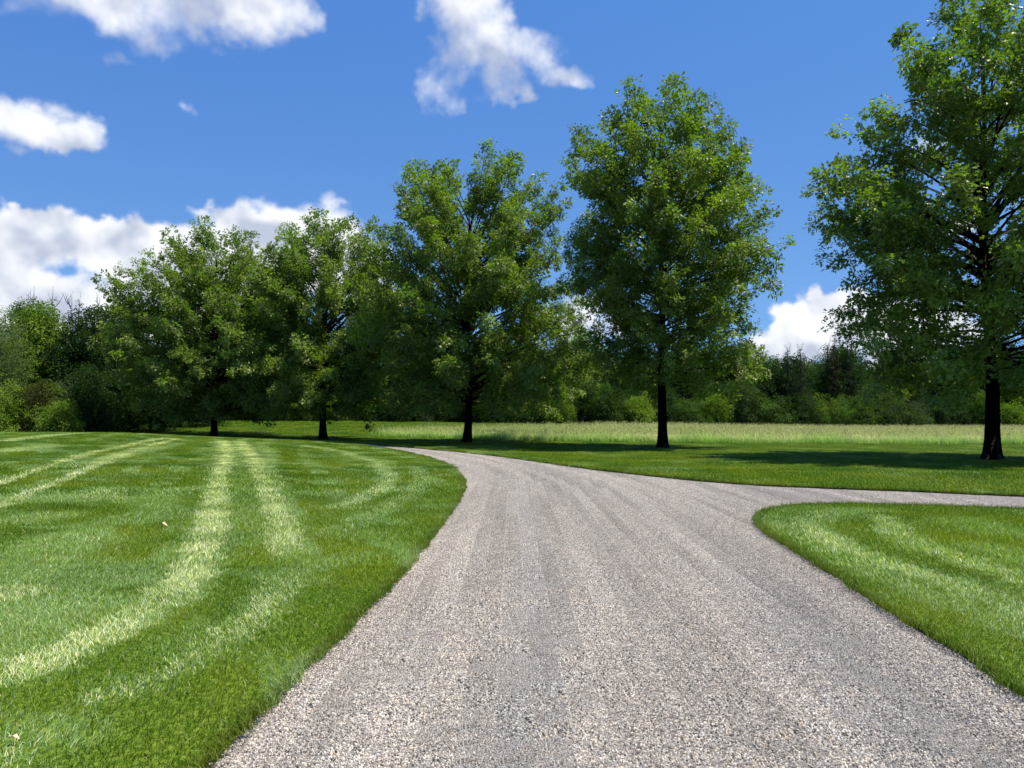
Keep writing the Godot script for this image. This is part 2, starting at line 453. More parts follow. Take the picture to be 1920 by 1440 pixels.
var patch_a := FastNoiseLite.new()
var patch_b := FastNoiseLite.new()
var mark_sage := 0.0
var mark_straw := 0.0
const SAGE := Color(0.30, 0.44, 0.19)
const STRAW := Color(0.88, 0.92, 0.54)
func lawn_green(x: float, z: float) -> Color:
	var n := patch_a.get_noise_2d(x, z)
	var n2 := patch_b.get_noise_2d(x * 1.0, z * 0.55)
	var deep := Color(0.080, 0.168, 0.003)
	var c := deep.lerp(Color(0.172, 0.232, 0.004), clampf(0.4 + n * 1.1, 0, 1))
	c = c.lerp(Color(0.040, 0.112, 0.005), clampf(n2 * 1.3, 0, 0.8))
	var sg := clampf(patch_b.get_noise_2d(x * 0.7 + 60.0, z * 0.45) * 1.5 - 0.3, 0, 0.3)
	# mower passes half a metre wide, crossed by older ones
	var u := x * 0.95 - z * 0.31
	var t := z * 0.78 - x * 0.62
	var pass_a := smoothstep(0.2, 0.55, sin(u * TAU / 1.25 + n2 * 1.6)) * clampf(0.25 + n * 2.2, 0.0, 1.0)
	var pass_b := smoothstep(0.3, 0.65, sin(t * TAU / 1.7 + n * 1.8)) * clampf(0.15 + n2 * 2.2, 0.0, 0.9)
	if z > -44.0 and x < 0.0: sg = maxf(sg * 0.6, maxf(pass_a * 0.85, pass_b * 0.65))
	var st := 0.0
	var ix := int((x + 40.0) * 10.0)
	var iz := int(-z * 10.0)
	if ix >= 0 and ix < MAPW and iz >= 0 and iz < MAPH:
		sg = maxf(sg, sage[iz * MAPW + ix])
		st = straw[iz * MAPW + ix]
	elif z < -44.0:
		sg *= 0.3
	mark_sage = sg * 0.9
	mark_straw = st
	return c

func lawn_color(x: float, z: float) -> Color:
	return lawn_green(x, z).lerp(SAGE, mark_sage).lerp(STRAW, mark_straw)

func blade(acc: Acc, at: Vector3, ht: float, wd: float, lean: Vector3, col: Color) -> void:
	var ang := rng.randf() * TAU
	var side := Vector3(cos(ang), 0, sin(ang)) * wd * 0.5
	var mid := at + Vector3(0, ht * 0.6, 0) + lean * 0.35
	var tip := at + Vector3(0, ht, 0) + lean
	var k := acc.v.size()
	for p in [at - side, at + side, mid - side * 0.8, mid + side * 0.8, tip]:
		acc.v.push_back(p)
		acc.c.push_back(col)
	for q in [0, 1, 2, 2, 1, 3, 2, 3, 4]: acc.i.push_back(k + q)

func tuft(r: float, n: int, h0: float, h1: float, wd: float, lean: float) -> ArrayMesh:
	var acc := Acc.new()
	for b in n:
		var q := sqrt(rng.randf()) * r
		var w := rng.randf() * TAU
		var tone := rr(0.72, 1.3)
		var col := Color(tone * rr(0.88, 1.12), tone, tone * rr(0.8, 1.25))
		if rng.randf() < 0.035: col = Color(3.2, 2.0, 5.0)
		var l := Vector3(rng.randfn(0, lean), 0, rng.randfn(0, lean))
		blade(acc, Vector3(cos(w) * q, -0.008, sin(w) * q), rr(h0, h1), wd * rr(0.7, 1.3), l, col)
	return acc.mesh(blade_mat)

func near_blades(poly: PackedVector2Array, d0: float, d1: float, dens: float, wd: float, h0: float, h1: float, lean: float, simple: bool) -> ArrayMesh:
	var acc := Acc.new()
	var v := PackedVector3Array()
	var cs := PackedColorArray()
	var ix := PackedInt32Array()
	var cell := 0.1
	var d := d0
	while d < d1:
		var reach := 0.70 * d + 2.0
		var x := -reach
		while x < reach:
			var mid := Vector2(x + cell * 0.5, -d - cell * 0.5)
			if Geometry2D.is_point_in_polygon(mid, poly) or Geometry2D.is_point_in_polygon(mid + Vector2(0.07, 0), poly) or Geometry2D.is_point_in_polygon(mid - Vector2(0.07, 0), poly) or Geometry2D.is_point_in_polygon(mid + Vector2(0, 0.07), poly) or Geometry2D.is_point_in_polygon(mid - Vector2(0, 0.07), poly):
				var y := height(mid.x, mid.y) + LIP - 0.006
				var green := lawn_green(mid.x, mid.y)
				var p_sage := mark_sage
				var p_straw := mark_straw
				var comb := Vector2(sin(mid.y * 1.1 + mid.x * 0.4), cos(mid.x * 0.9)) * 0.012
				for n in int(dens * cell * cell + rng.randf()):
					var px := x + rng.randf() * cell
					var pz := -d - rng.randf() * cell
					if not Geometry2D.is_point_in_polygon(Vector2(px, pz), poly): continue
					var base := green
					if rng.randf() < p_sage: base = SAGE
					if rng.randf() < p_straw: base = STRAW
					var tone := 0.62 + 0.76 * rng.randf()
					var col := Color(base.r * tone * (0.85 + 0.3 * rng.randf()), base.g * tone, base.b * tone * (0.7 + 0.6 * rng.randf()))
					if rng.randf() < 0.03: col = Color(0.42, 0.40, 0.2) * tone
					var ht := lerpf(h0, h1, rng.randf())
					if rng.randf() < 0.02: ht *= 1.5
					var an := rng.randf() * TAU
					var w := wd * (0.65 + 0.7 * rng.randf()) * 0.5
					var side := Vector3(cos(an) * w, 0, sin(an) * w)
					var le := Vector3(rng.randfn(comb.x, lean), 0, rng.randfn(comb.y, lean))
					var at := Vector3(px, y, pz)
					var k := v.size()
					v.push_back(at - side); v.push_back(at + side)
					cs.push_back(col); cs.push_back(col)
					if simple:
						v.push_back(at + Vector3(0, ht, 0) + le)
						cs.push_back(col)
						ix.append_array(PackedInt32Array([k, k + 1, k + 2]))
					else:
						var m := at + Vector3(0, ht * 0.62, 0) + le * 0.4
						v.push_back(m - side * 0.8); v.push_back(m + side * 0.8); v.push_back(at + Vector3(0, ht, 0) + le)
						cs.push_back(col); cs.push_back(col); cs.push_back(col)
						ix.append_array(PackedInt32Array([k, k + 1, k + 2, k + 2, k + 1, k + 3, k + 2, k + 3, k + 4]))
			x += cell
		d += cell
	if v.size() == 0: return null
	acc.v = v
	acc.c = cs
	acc.i = ix
	return acc.mesh(blade_mat)

func plant_grass(poly: PackedVector2Array, called: String, label: String, keep_out: PackedVector2Array) -> void:
	var root := Node3D.new()
	root.name = numbered(called)
	add_child(root)
	tag(root, label, "grass", "", "stuff")
	for zn in [[2.6, 8.0, 6200.0, 0.0038, 0.022, 0.043, 0.022, false], [8.0, 15.0, 2200.0, 0.008, 0.03, 0.055, 0.026, true], [15.0, 23.0, 800.0, 0.015, 0.035, 0.065, 0.03, true]]:
		var m := near_blades(poly, zn[0], zn[1], zn[2], zn[3], zn[4], zn[5], zn[6], zn[7])
		if m: tag(part("blades", m, root), "", "", "", "stuff")
	for zn in [[23.0, 46.0, 0.30, 0.30, 130, 0.016, 0.035, 0.065], [46.0, 92.0, 0.62, 0.62, 170, 0.034, 0.04, 0.075]]:
		var bufs := []
		var meshes := []
		for v in 3:
			bufs.append(PackedFloat32Array())
			meshes.append(tuft(zn[3], zn[4], zn[6], zn[7], zn[5], 0.085))
		var sp: float = zn[2]
		var d: float = zn[0]
		while d < zn[1]:
			var reach := 0.70 * d + 2.5
			var x := -reach
			while x < reach:
				var p := Vector2(x + rr(-0.5, 0.5) * sp, -d + rr(-0.5, 0.5) * sp)
				if Geometry2D.is_point_in_polygon(p, poly) and (keep_out.is_empty() or not Geometry2D.is_point_in_polygon(p, keep_out)):
					var c := lawn_color(p.x, p.y)
					put(bufs[rng.randi() % 3], Basis(Vector3.UP, rng.randf() * TAU).scaled(Vector3(1, rr(0.8, 1.2), 1)), Vector3(p.x, height(p.x, p.y) + LIP, p.y), c)
				x += sp
			d += sp
		for v in 3:
			if bufs[v].size():
				tag(scatter("blades", meshes[v], bufs[v], root), "", "", "", "stuff")

func hang_edge(line: Array, root_name: String, label: String, inward: float) -> void:
	# longer, leaning blades along the cut edge of the turf
	var root := Node3D.new()
	root.name = numbered(root_name)
	add_child(root)
	tag(root, label, "grass", "", "stuff")
	var meshes := [tuft(0.05, 34, 0.05, 0.095, 0.005, 0.035), tuft(0.06, 40, 0.04, 0.085, 0.006, 0.04)]
	var bufs := [PackedFloat32Array(), PackedFloat32Array()]
	for e in line.size() - 1:
		if line[e].y < -45.0 or line[e + 1].y > 2.0: continue
		var len_: float = line[e].distance_to(line[e + 1])
		var n := int(len_ / 0.045)
		var dir: Vector2 = (line[e + 1] - line[e]).normalized()
		var nor := Vector2(-dir.y, dir.x) * inward
		for s in n:
			var p: Vector2 = line[e] + dir * (len_ * s / n) + nor * rr(-0.005, 0.05)
			var c := lawn_color(p.x, p.y).lerp(Color(0.27, 0.27, 0.07), rr(0, 0.4))
			var tilt := Vector3(-nor.x, 0, -nor.y)
			var ax := Vector3(tilt.z, 0, -tilt.x)
			var b := Basis(ax, rr(0.0, 0.5)) * Basis(Vector3.UP, rng.randf() * TAU)
			put(bufs[rng.randi() % 2], b, Vector3(p.x, height(p.x, p.y) + LIP - 0.01, p.y), c)
	for v in 2: tag(scatter("blades", meshes[v], bufs[v], root), "", "", "", "stuff")

# ---------------------------------------------------------------- gravel
func stone_patch(size: float, pitch: float, share: float, big: float) -> ArrayMesh:
	var acc := Acc.new()
	var n := int(size / pitch)
	for gx in n:
		for gz in n:
			if rng.randf() > share: continue
			var at := Vector3((gx + rr(-0.15, 1.15)) * pitch - size / 2, 0, (gz + rr(-0.15, 1.15)) * pitch - size / 2)
			var r := pitch * rr(0.42, 0.78) * big
			var ht := r * rr(0.5, 1.15)
			var t := rng.randf()
			var v := rr(0.16, 0.42) if t < 0.66 else (rr(0.42, 0.66) if t < 0.88 else rr(0.05, 0.10))
			var warm := rr(-0.02, 0.10) if rng.randf() < 0.8 else rr(0.12, 0.3)
			var col := Color(v * (1.0 + warm), v * (1.0 + warm * 0.35), v * (1.0 - warm * 0.35))
			var k := 5
			var w0 := rng.randf() * TAU
			var ring := []
			var top := []
			for s in k:
				var w := w0 + TAU * s / k + rr(-0.3, 0.3)
				var q := r * rr(0.75, 1.25)
				ring.append(at + Vector3(cos(w) * q, -0.002, sin(w) * q))
				top.append(at + Vector3(cos(w + 0.2) * q * 0.66, ht * rr(0.6, 1.0), sin(w + 0.2) * q * 0.66))
			var peak := at + Vector3(rr(-0.2, 0.2) * r, ht * rr(0.85, 1.15), rr(-0.2, 0.2) * r)
			for s in k:
				var s2 := (s + 1) % k
				acc.tri(ring[s], top[s], ring[s2], col)
				acc.tri(ring[s2], top[s], top[s2], col)
				acc.tri(top[s], peak, top[s2], col)
	return acc.mesh(stone_mat)

var track_noise := FastNoiseLite.new()
func lane(p: Vector2) -> float:
	# distance across the drive from its left edge
	var best := 1e9
	for e in left_edge.size() - 1:
		best = minf(best, Geometry2D.get_closest_point_to_segment(p, left_edge[e], left_edge[e + 1]).distance_squared_to(p))
	return sqrt(best)

func lay_gravel(poly: PackedVector2Array) -> void:
	rng.seed = 301
	var root := Node3D.new()
	root.name = "gravel"
	add_child(root)
	tag(root, "loose pale grey and tan gravel covering the forked drive", "gravel", "", "stuff")
	var size := 0.2
	var kinds := []
	for v in 3: kinds.append(stone_patch(size * 1.08, 0.0086, 0.97, 1.0))
	for v in 3: kinds.append(stone_patch(size * 1.08, 0.0078, 0.9, 0.85))
	for v in 2: kinds.append(stone_patch(size * 1.08, 0.0112, 0.9, 1.0))
	var bufs := []
	for k in kinds: bufs.append(PackedFloat32Array())
	var wide := Geometry2D.offset_polygon(poly, 0.16)[0]
	for gx in range(int(-36 / size), int(17 / size)):
		for gz in range(int(-56 / size), int(-2.4 / size)):
			var p := Vector2(gx + 0.043, gz + 0.057) * size
			if absf(p.x) > -p.y * 0.7 + 2.5: continue
			if not Geometry2D.is_point_in_polygon(p, wide): continue
			var l := lane(p)
			var worn := maxf(exp(-pow((l - 1.25) / 0.5, 2)), exp(-pow((l - 2.95) / 0.5, 2)))
			worn = clampf(worn * 0.38 + track_noise.get_noise_2d(l * 2.0, p.y * 0.1) * 1.0 + rr(-0.16, 0.16), 0, 1)
			var k := rng.randi() % 3
			if rng.randf() < worn * 0.8: k = 3 + rng.randi() % 3
			elif rng.randf() < 0.25: k = 6 + rng.randi() % 2
			var tone := 1.0 + track_noise.get_noise_2d(l * 4.0 + 90.0, p.y * 0.14) * 0.3
			var c := Color(0.995, 0.95, 0.88).lerp(Color(0.83, 0.82, 0.79), worn) * tone
			var b := Basis(Vector3.UP, (rng.randi() % 4) * PI / 2.0).scaled(Vector3(1, 1, 1))
			put(bufs[k], b, Vector3(p.x, height(p.x, p.y) + rr(0, 0.0015), p.y), c)
	for k in kinds.size():
		if bufs[k].size(): tag(scatter("stones", kinds[k], bufs[k], root), "", "", "", "stuff")

# ---------------------------------------------------------------- foliage
const LOBES := [[0.0, 0.0], [-0.42, 0.22], [-0.14, 0.40], [-0.5, 0.66], [-0.12, 0.72], [0.0, 1.0], [0.12, 0.72], [0.5, 0.66], [0.14, 0.40], [0.42, 0.22]]
func leaf_point(at: Vector3, dir: Vector3, s: Vector3, nn: Vector3, l: float, w: float, a: float, b: float) -> Vector3:
	return at + dir * (b * l) + s * (a * w) + nn * (absf(a) * w * 0.35 - b * b * l * 0.18)

func leaf(acc: Acc, at: Vector3, dir: Vector3, up: Vector3, l: float, w: float, col: Color, lobed: bool) -> void:
	var s := dir.cross(up).normalized()
	var nn := s.cross(dir).normalized()
	if lobed:
		var m := leaf_point(at, dir, s, nn, l, w, 0.0, 0.5)
		var o := []
		for q in LOBES: o.append(leaf_point(at, dir, s, nn, l, w, q[0], q[1]))
		for k in o.size(): acc.tri(m, o[k], o[(k + 1) % o.size()], col)
	else:
		var a := leaf_point(at, dir, s, nn, l, w, 0, 0)
		var b := leaf_point(at, dir, s, nn, l, w, 0, 1)
		acc.tri(a, leaf_point(at, dir, s, nn, l, w, -0.5, 0.45), b, col)
		acc.tri(a, b, leaf_point(at, dir, s, nn, l, w, 0.5, 0.45), col)

# a leafy branchlet one metre long, growing along +x with +y up
func sprig(n: int, spread: float, l: float, w: float, droop: float, lobed: bool, mat: Material) -> ArrayMesh:
	var acc := Acc.new()
	var knots := []
	for k in maxi(4, n / 14): knots.append(Vector3(rr(0.1, 1.05), rng.randfn(0, spread * 0.8), rng.randfn(0, spread * 1.15)))
	for k in n:
		var c: Vector3 = knots[rng.randi() % knots.size()]
		var at := c + Vector3(rng.randfn(0, 0.12), rng.randfn(0, 0.085), rng.randfn(0, 0.12))
		var out := (at - c).normalized() + Vector3(0.5, 0, at.z).normalized() * 0.6
		var dir := (out + Vector3(rr(-0.6, 0.6), rr(-0.6, 0.5) - droop, rr(-0.6, 0.6))).normalized()
		var up := (Vector3.UP + Vector3(rng.randfn(0.1, 0.42), 0, rng.randfn(0.1, 0.42))).normalized()
		var tone := rr(0.68, 1.38)
		var col := Color(tone * rr(0.85, 1.2), tone, tone * rr(0.8, 1.2))
		leaf(acc, at, dir, up, l * rr(0.7, 1.2), w * rr(0.8, 1.2), col, lobed)
	return acc.mesh(mat)

var oak_sprigs := []
var broad_sprigs := []
var small_sprigs := []
var cedar_sprigs := []
var willow_sprigs := []

func reach_at(prof: Array, y: float, az: float) -> float:
	var l := 0.0
	var r := 0.0
	if y <= prof[0][0]:
		l = prof[0][1]; r = prof[0][2]
	elif y >= prof[-1][0]:
		l = prof[-1][1]; r = prof[-1][2]
	else:
		for k in range(1, prof.size()):
			if y < prof[k][0]:
				var t: float = (y - prof[k - 1][0]) / (prof[k][0] - prof[k - 1][0])
				l = lerpf(prof[k - 1][1], prof[k][1], t)
				r = lerpf(prof[k - 1][2], prof[k][2], t)
				break
	var c := cos(az)
	return (r if c > 0.0 else l) * c * c + (l + r) * 0.5 * (1.0 - c * c)

func weighted(prof: Array, u: float) -> float:
	# the height below which the share u of the crown's outline lies
	var total := 0.0
	for k in range(1, prof.size()): total += (prof[k][0] - prof[k - 1][0]) * (prof[k][1] + prof[k][2] + prof[k - 1][1] + prof[k - 1][2] + 5.0)
	var left := u * total
	for k in range(1, prof.size()):
		var a: float = (prof[k][0] - prof[k - 1][0]) * (prof[k][1] + prof[k][2] + prof[k - 1][1] + prof[k - 1][2] + 5.0)
		if left <= a: return lerpf(prof[k - 1][0], prof[k][0], left / a)
		left -= a
	return prof[-1][0]

func stem_at(pts: Array, y: float) -> Vector3:
	for k in range(1, pts.size()):
		if pts[k].y >= y: return pts[k - 1].lerp(pts[k], clampf((y - pts[k - 1].y) / (pts[k].y - pts[k - 1].y), 0, 1))
	return pts[-1]

# o: seed, tall, prof, limbs, first, trunk, low (degrees), high (degrees), step, per, clump, scale, color, vary, sprigs, split_limbs
func grow(root: Node3D, o: Dictionary) -> void:
	rng.seed = o.seed
	var tall: float = o.tall
	var prof: Array = o.prof
	var trunk := Acc.new()
	var pts := []
	var radii := []
	var wob := Vector2(rr(-0.12, 0.12), rr(-0.12, 0.12)) * (tall / 16.0)
	var n := 18
	for k in n + 1:
		var t := float(k) / n
		t = t * t * 0.6 + t * 0.4
		var y := t * tall * 0.94
		pts.append(Vector3(wob.x * sin(y * 0.55) + o.get("lean", 0.0) * t * t, y - 0.12, wob.y * sin(y * 0.43 + 1.0)))
		var r: float = o.trunk * (pow(1.0 - t, 0.85) * 0.97 + 0.03)
		r *= 1.0 + 0.75 * exp(-y / (o.trunk * 1.5))
		radii.append(r)
	trunk.tube(pts, radii, o.get("sides", 8), 0.14 if o.get("sides", 8) > 8 else 0.0, rr(0, 6))
	var bufs := []
	for s in o.sprigs: bufs.append(PackedFloat32Array())
	var lo: float = prof[0][0]
	var hi: float = prof[-1][0]
	var bark: Material = o.get("bark", bark_mat)
	var limbs: Array = []
	for b in o.limbs:
		var u: float = (b + rng.randf()) / o.limbs
		var y := weighted(prof, u)
		u = (y - lo) / (hi - lo)
		var az: float = b * 2.39996 + rr(-0.35, 0.35)
		var full := reach_at(prof, y, az)
		full *= lerpf(1.0, 1.22, u)
		if b % 4 == 2: full *= rr(0.5, 0.85)
		var len_h := maxf(0.3, full - o.sub * 0.3) * rr(0.86, 1.06)
		var rise := tan(deg_to_rad(lerpf(o.low, o.high, pow(u, 0.9)) + rr(-8, 8)))
		var y0 := minf(y - len_h * rise, tall * 0.9)
		if y0 < o.first: y0 = minf(tall * 0.9, o.first + rr(0.0, 0.85) * maxf(y - o.first, 1.6))
		var a: Vector3 = stem_at(pts, y0)
		var tip := Vector3(a.x + cos(az) * len_h, y, a.z + sin(az) * len_h)
		var mid := a.lerp(tip, 0.5) + Vector3(rr(-0.2, 0.2), (tip - a).length() * rr(0.03, 0.12), rr(-0.2, 0.2))
		limbs.append([a, mid, tip, u])
	for lb in limbs:
		var a: Vector3 = lb[0]
		var mid: Vector3 = lb[1]
		var tip: Vector3 = lb[2]
		var len_ := a.distance_to(tip)
		var acc: Acc = Acc.new() if o.split_limbs else trunk
		var lp := []
		var lr := []
		var r0 := clampf(len_ * 0.013 * o.get("thick", 1.0), 0.014, o.trunk * 0.42)
		for k in 6:
			var t := k / 5.0
			lp.append(a.lerp(mid, t).lerp(mid.lerp(tip, t), t))
			lr.append(lerpf(r0, 0.008, pow(t, 0.8)))
		acc.tube(lp, lr, 5)
		var subs := maxi(3, int(len_ * 0.78 / o.step))
		var lime := rng.randf()
		for s in subs + 1:
			var t: float = lerpf(o.get("inner", 0.24), 1.0, float(s) / subs)
			var p := a.lerp(mid, t).lerp(mid.lerp(tip, t), t)
			var tan_ := (mid.lerp(tip, t) - a.lerp(mid, t)).normalized()
			var side := tan_.cross(Vector3.UP).normalized().rotated(tan_, rr(-1.0, 1.0)) * (1.0 if s % 2 else -1.0)
			var dir: Vector3 = (tan_ * rr(0.5, 1.0) + side * rr(0.4, 1.1) + Vector3.UP * rr(-0.4, 0.5) * o.get("lift", 1.0)).normalized()
			if s == subs: dir = tan_
			var ls: float = o.sub * rr(0.6, 1.25) * lerpf(1.1, 0.65, t)
			var e: Vector3 = p + dir * ls
			if ls > 0.5 and o.get("twigs", true): acc.tube([p, p.lerp(e, 0.5) + gauss(0.04), e], [maxf(0.006, r0 * 0.34 * (1.1 - t)), 0.008, 0.004], 3)
			var tone := rr(1.0 - o.vary, 1.0 + o.vary)
			var c: Color = o.color * tone
			c = c.lerp(o.get("fresh", o.color) * tone, clampf(lime * 0.9 + rr(-0.3, 0.3), 0, 1) * 0.6)
			var fx := dir
			var fz := fx.cross(Vector3.UP).normalized()
			var fy := fz.cross(fx)
			var bb := Basis(fx, fy, fz) * Basis(Vector3.RIGHT, rr(-0.9, 0.9))
			var thick: float = o.scale * rr(0.8, 1.2) * (1.0 - o.get("taper", 0.0) * lb[3])
			ls *= 1.0 - o.get("taper", 0.0) * lb[3]
			put(bufs[rng.randi() % bufs.size()], bb * Basis.from_scale(Vector3(lerpf(ls, thick, 0.35), thick, thick)), p, c)
		if o.split_limbs: part("limb", acc.mesh(bark), root)
	part("trunk", trunk.mesh(bark), root)
	for s in bufs.size():
		if bufs[s].size():
			var crown := scatter("crown", o.sprigs[s], bufs[s], root)
			tag(crown, "", "", "", "stuff")

func on_ground(x: float, z: float, lift := 0.0) -> Vector3:
	return Vector3(x, height(x, z) + lift, z)

func make_oaks() -> void:
	var col := Color(0.175, 0.242, 0.062)
	var fresh := Color(0.34, 0.40, 0.10)
	var list := [
		{"at": Vector2(17.6, -28.3), "tall": 18.0, "trunk": 0.26, "first": 3.0, "limbs": 136, "label": "nearest and largest oak, cropped by the right edge of the photo",
			"prof": [[2.3, 3.0, 3.2], [3.2, 4.2, 4.4], [4.4, 5.2, 5.4], [5.9, 5.2, 5.8], [7.1, 5.4, 6.0], [8.3, 5.7, 6.1], [9.6, 5.9, 6.0], [11.6, 5.2, 5.4], [13.2, 3.9, 4.4], [14.4, 4.2, 3.8], [15.7, 2.9, 3.0], [16.8, 2.4, 2.4], [18.0, 1.2, 1.2]]},
		{"at": Vector2(7.7, -39.3), "tall": 19.0, "trunk": 0.24, "first": 3.0, "limbs": 158, "label": "tall oak standing alone against blue sky, second from the right",
			"prof": [[2.9, 2.0, 3.8], [4.1, 3.2, 5.2], [5.2, 4.0, 5.0], [6.5, 4.0, 5.3], [8.2, 4.3, 5.7], [9.8, 4.5, 6.3], [11.1, 4.6, 5.6], [12.5, 4.8, 4.9], [13.6, 4.0, 4.5], [14.9, 4.6, 5.0], [16.0, 4.5, 3.3], [17.0, 2.9, 3.1], [18.0, 2.3, 2.5], [18.7, 1.4, 1.6], [19.0, 0.9, 0.9]]},
		{"at": Vector2(-2.75, -47.2), "tall": 17.9, "trunk": 0.25, "first": 2.4, "limbs": 158, "label": "broad oak in the middle of the row, third from the right",
			"prof": [[1.9, 3.4, 5.0], [3.0, 4.8, 7.0], [4.3, 5.4, 7.4], [5.6, 5.8, 7.2], [7.5, 6.0, 6.6], [9.5, 6.2, 6.2], [11.5, 5.8, 5.3], [13.1, 5.4, 5.1], [14.2, 3.7, 4.8], [15.2, 3.8, 4.8], [16.4, 3.3, 4.2], [17.4, 2.5, 3.5], [18.1, 1.5, 2.4]]},
		{"at": Vector2(-13.2, -53.8), "tall": 15.9, "trunk": 0.25, "first": 2.2, "limbs": 158, "label": "oak right of the leftmost oak, where the drive disappears",
			"prof": [[1.7, 3.4, 3.4], [2.8, 5.4, 4.8], [4.7, 6.2, 5.2], [6.9, 6.2, 5.1], [9.1, 5.5, 4.7], [11.4, 4.2, 4.2], [13.2, 2.9, 3.8], [14.3, 2.5, 3.5], [15.4, 1.9, 2.5], [16.1, 1.0, 1.4]]},
		{"at": Vector2(-22.5, -58.2), "tall": 15.9, "trunk": 0.25, "first": 2.0, "limbs": 180, "label": "wide spreading oak at the left end of the row",
			"prof": [[1.5, 3.6, 3.8], [2.5, 5.6, 5.6], [4.0, 6.8, 6.6], [6.0, 7.1, 6.6], [8.0, 7.2, 6.5], [10.0, 7.0, 6.1], [11.5, 6.3, 5.6], [12.8, 5.4, 5.1], [13.8, 4.3, 5.0], [14.8, 2.9, 4.3], [15.6, 2.0, 3.0], [16.2, 1.1, 1.6]]},
	]
	for k in list.size():
		var t: Dictionary = list[k]
		var wide := 0.98 if k < 2 else (1.12 if k < 4 else 1.03)
		var root := thing("oak_tree", on_ground(t.at.x, t.at.y, 0.02))
		tag(root, t.label, "tree", "oaks in a row along the drive")
		grow(root, {"seed": 900 + k * 13, "tall": t.tall * 0.965, "prof": t.prof.map(func(r): return [r[0] * 0.97, r[1] * wide - 0.1, r[2] * wide - 0.1]), "limbs": t.limbs, "first": t.first, "trunk": t.trunk, "low": -6.0, "high": 54.0, "step": 0.40, "sub": 1.1, "scale": 1.0, "inner": 0.44, "color": col, "fresh": fresh, "vary": 0.28, "sprigs": oak_sprigs, "split_limbs": true, "sides": 14})

func profile(kind: String, h: float, w: float) -> Array:
	match kind:
		"shrub": return [[h * 0.04, w * 0.85, w * 0.85], [h * 0.3, w, w], [h * 0.6, w * 0.88, w * 0.88], [h * 0.85, w * 0.55, w * 0.55], [h * 0.97, w * 0.2, w * 0.2]]
		"cedar": return [[h * 0.12, w * 0.8, w * 0.8], [h * 0.3, w, w], [h * 0.55, w * 0.66, w * 0.66], [h * 0.8, w * 0.26, w * 0.26], [h * 0.92, w * 0.1, w * 0.1], [h * 1.0, w * 0.02, w * 0.02]]
		_: return [[h * 0.06, w * 0.8, w * 0.8], [h * 0.35, w, w], [h * 0.6, w, w], [h * 0.8, w * 0.75, w * 0.75], [h * 0.92, w * 0.42, w * 0.42], [h * 0.99, w * 0.15, w * 0.15]]

func wood_tree(called: String, label: String, group: String, kind: String, x: float, z: float, h: float, w: float, col: Color, sd: int) -> void:
	var root := thing(called, on_ground(x, z, -0.05))
	tag(root, label, "shrub" if kind == "shrub" else "tree", group)
	var o := {"seed": sd, "tall": h, "prof": profile(kind, h, w), "limbs": 96, "inner": 0.28, "first": h * 0.06, "trunk": 0.10 + h * 0.012, "low": 0.0, "high": 62.0, "step": 0.6, "sub": 1.3, "scale": 1.5, "color": col, "fresh": Color(col.r * 1.7, col.g * 1.5, col.b), "vary": 0.3, "sprigs": broad_sprigs, "split_limbs": false, "twigs": false}
	if kind == "shrub":
		o.limbs = 40
		o.first = h * 0.05
		o.trunk = 0.09
		o.low = 10.0
		o.high = 70.0
		o.scale = 1.2
		o.sub = 0.9
		o.step = 0.5
		o.sprigs = small_sprigs
	elif kind == "cedar":
		o.limbs = 64
		o.low = -5.0
		o.high = 50.0
		o.sub = 0.45
		o.step = 0.38
		o.scale = 0.8
		o.taper = 0.72
		o.inner = 0.15
		o.sprigs = cedar_sprigs
	elif kind == "willow":
		o.low = 20.0
		o.high = 65.0
		o.lift = -1.2
		o.sprigs = willow_sprigs
		o.scale = 1.4
	grow(root, o)

func bare_tree(label: String, x: float, z: float, h: float, sd: int) -> void:
	rng.seed = sd
	var root := thing("bare_tree", on_ground(x, z, -0.05))
	tag(root, label, "tree", "dead trees above the wood")
	var acc := Acc.new()
	var top := Vector3(rr(-0.5, 0.5), h, rr(-0.4, 0.4))
	acc.tube([Vector3.ZERO, top * 0.5 + gauss(0.15), top], [0.13, 0.075, 0.012], 6)
	part("trunk", acc.mesh(grey_bark_mat), root)
	for k in 7:
		var br := Acc.new()
		var t := rr(0.55, 0.92)
		var a := top * t
		var w := rng.randf() * TAU
		var l := rr(1.2, 3.0) * (1.3 - t)
		var e := a + Vector3(cos(w) * l * 0.7, l * 1.1, sin(w) * l * 0.7)
		var m := a.lerp(e, 0.5) + gauss(0.1)
		br.tube([a, m, e], [0.045, 0.032, 0.012], 4)
		for q in 4:
			var s := m.lerp(e, rr(-0.6, 0.9))
			br.tube([s, s + Vector3(rr(-0.5, 0.5), rr(0.4, 1.1), rr(-0.4, 0.4))], [0.018, 0.009], 3)
		part("limb", br.mesh(grey_bark_mat), root)

func nth(k: int) -> String:
	var w := ["first", "second", "third", "fourth", "fifth", "sixth", "seventh", "eighth", "ninth", "tenth", "eleventh", "twelfth", "thirteenth", "fourteenth", "fifteenth", "sixteenth", "seventeenth", "eighteenth", "nineteenth", "twentieth"]
	if k < 20: return w[k]
	var tens := ["twenty", "thirty", "forty"]
	return tens[(k + 1) / 10 - 2] + ("-" + w[(k + 1) % 10 - 1] if (k + 1) % 10 else "th")

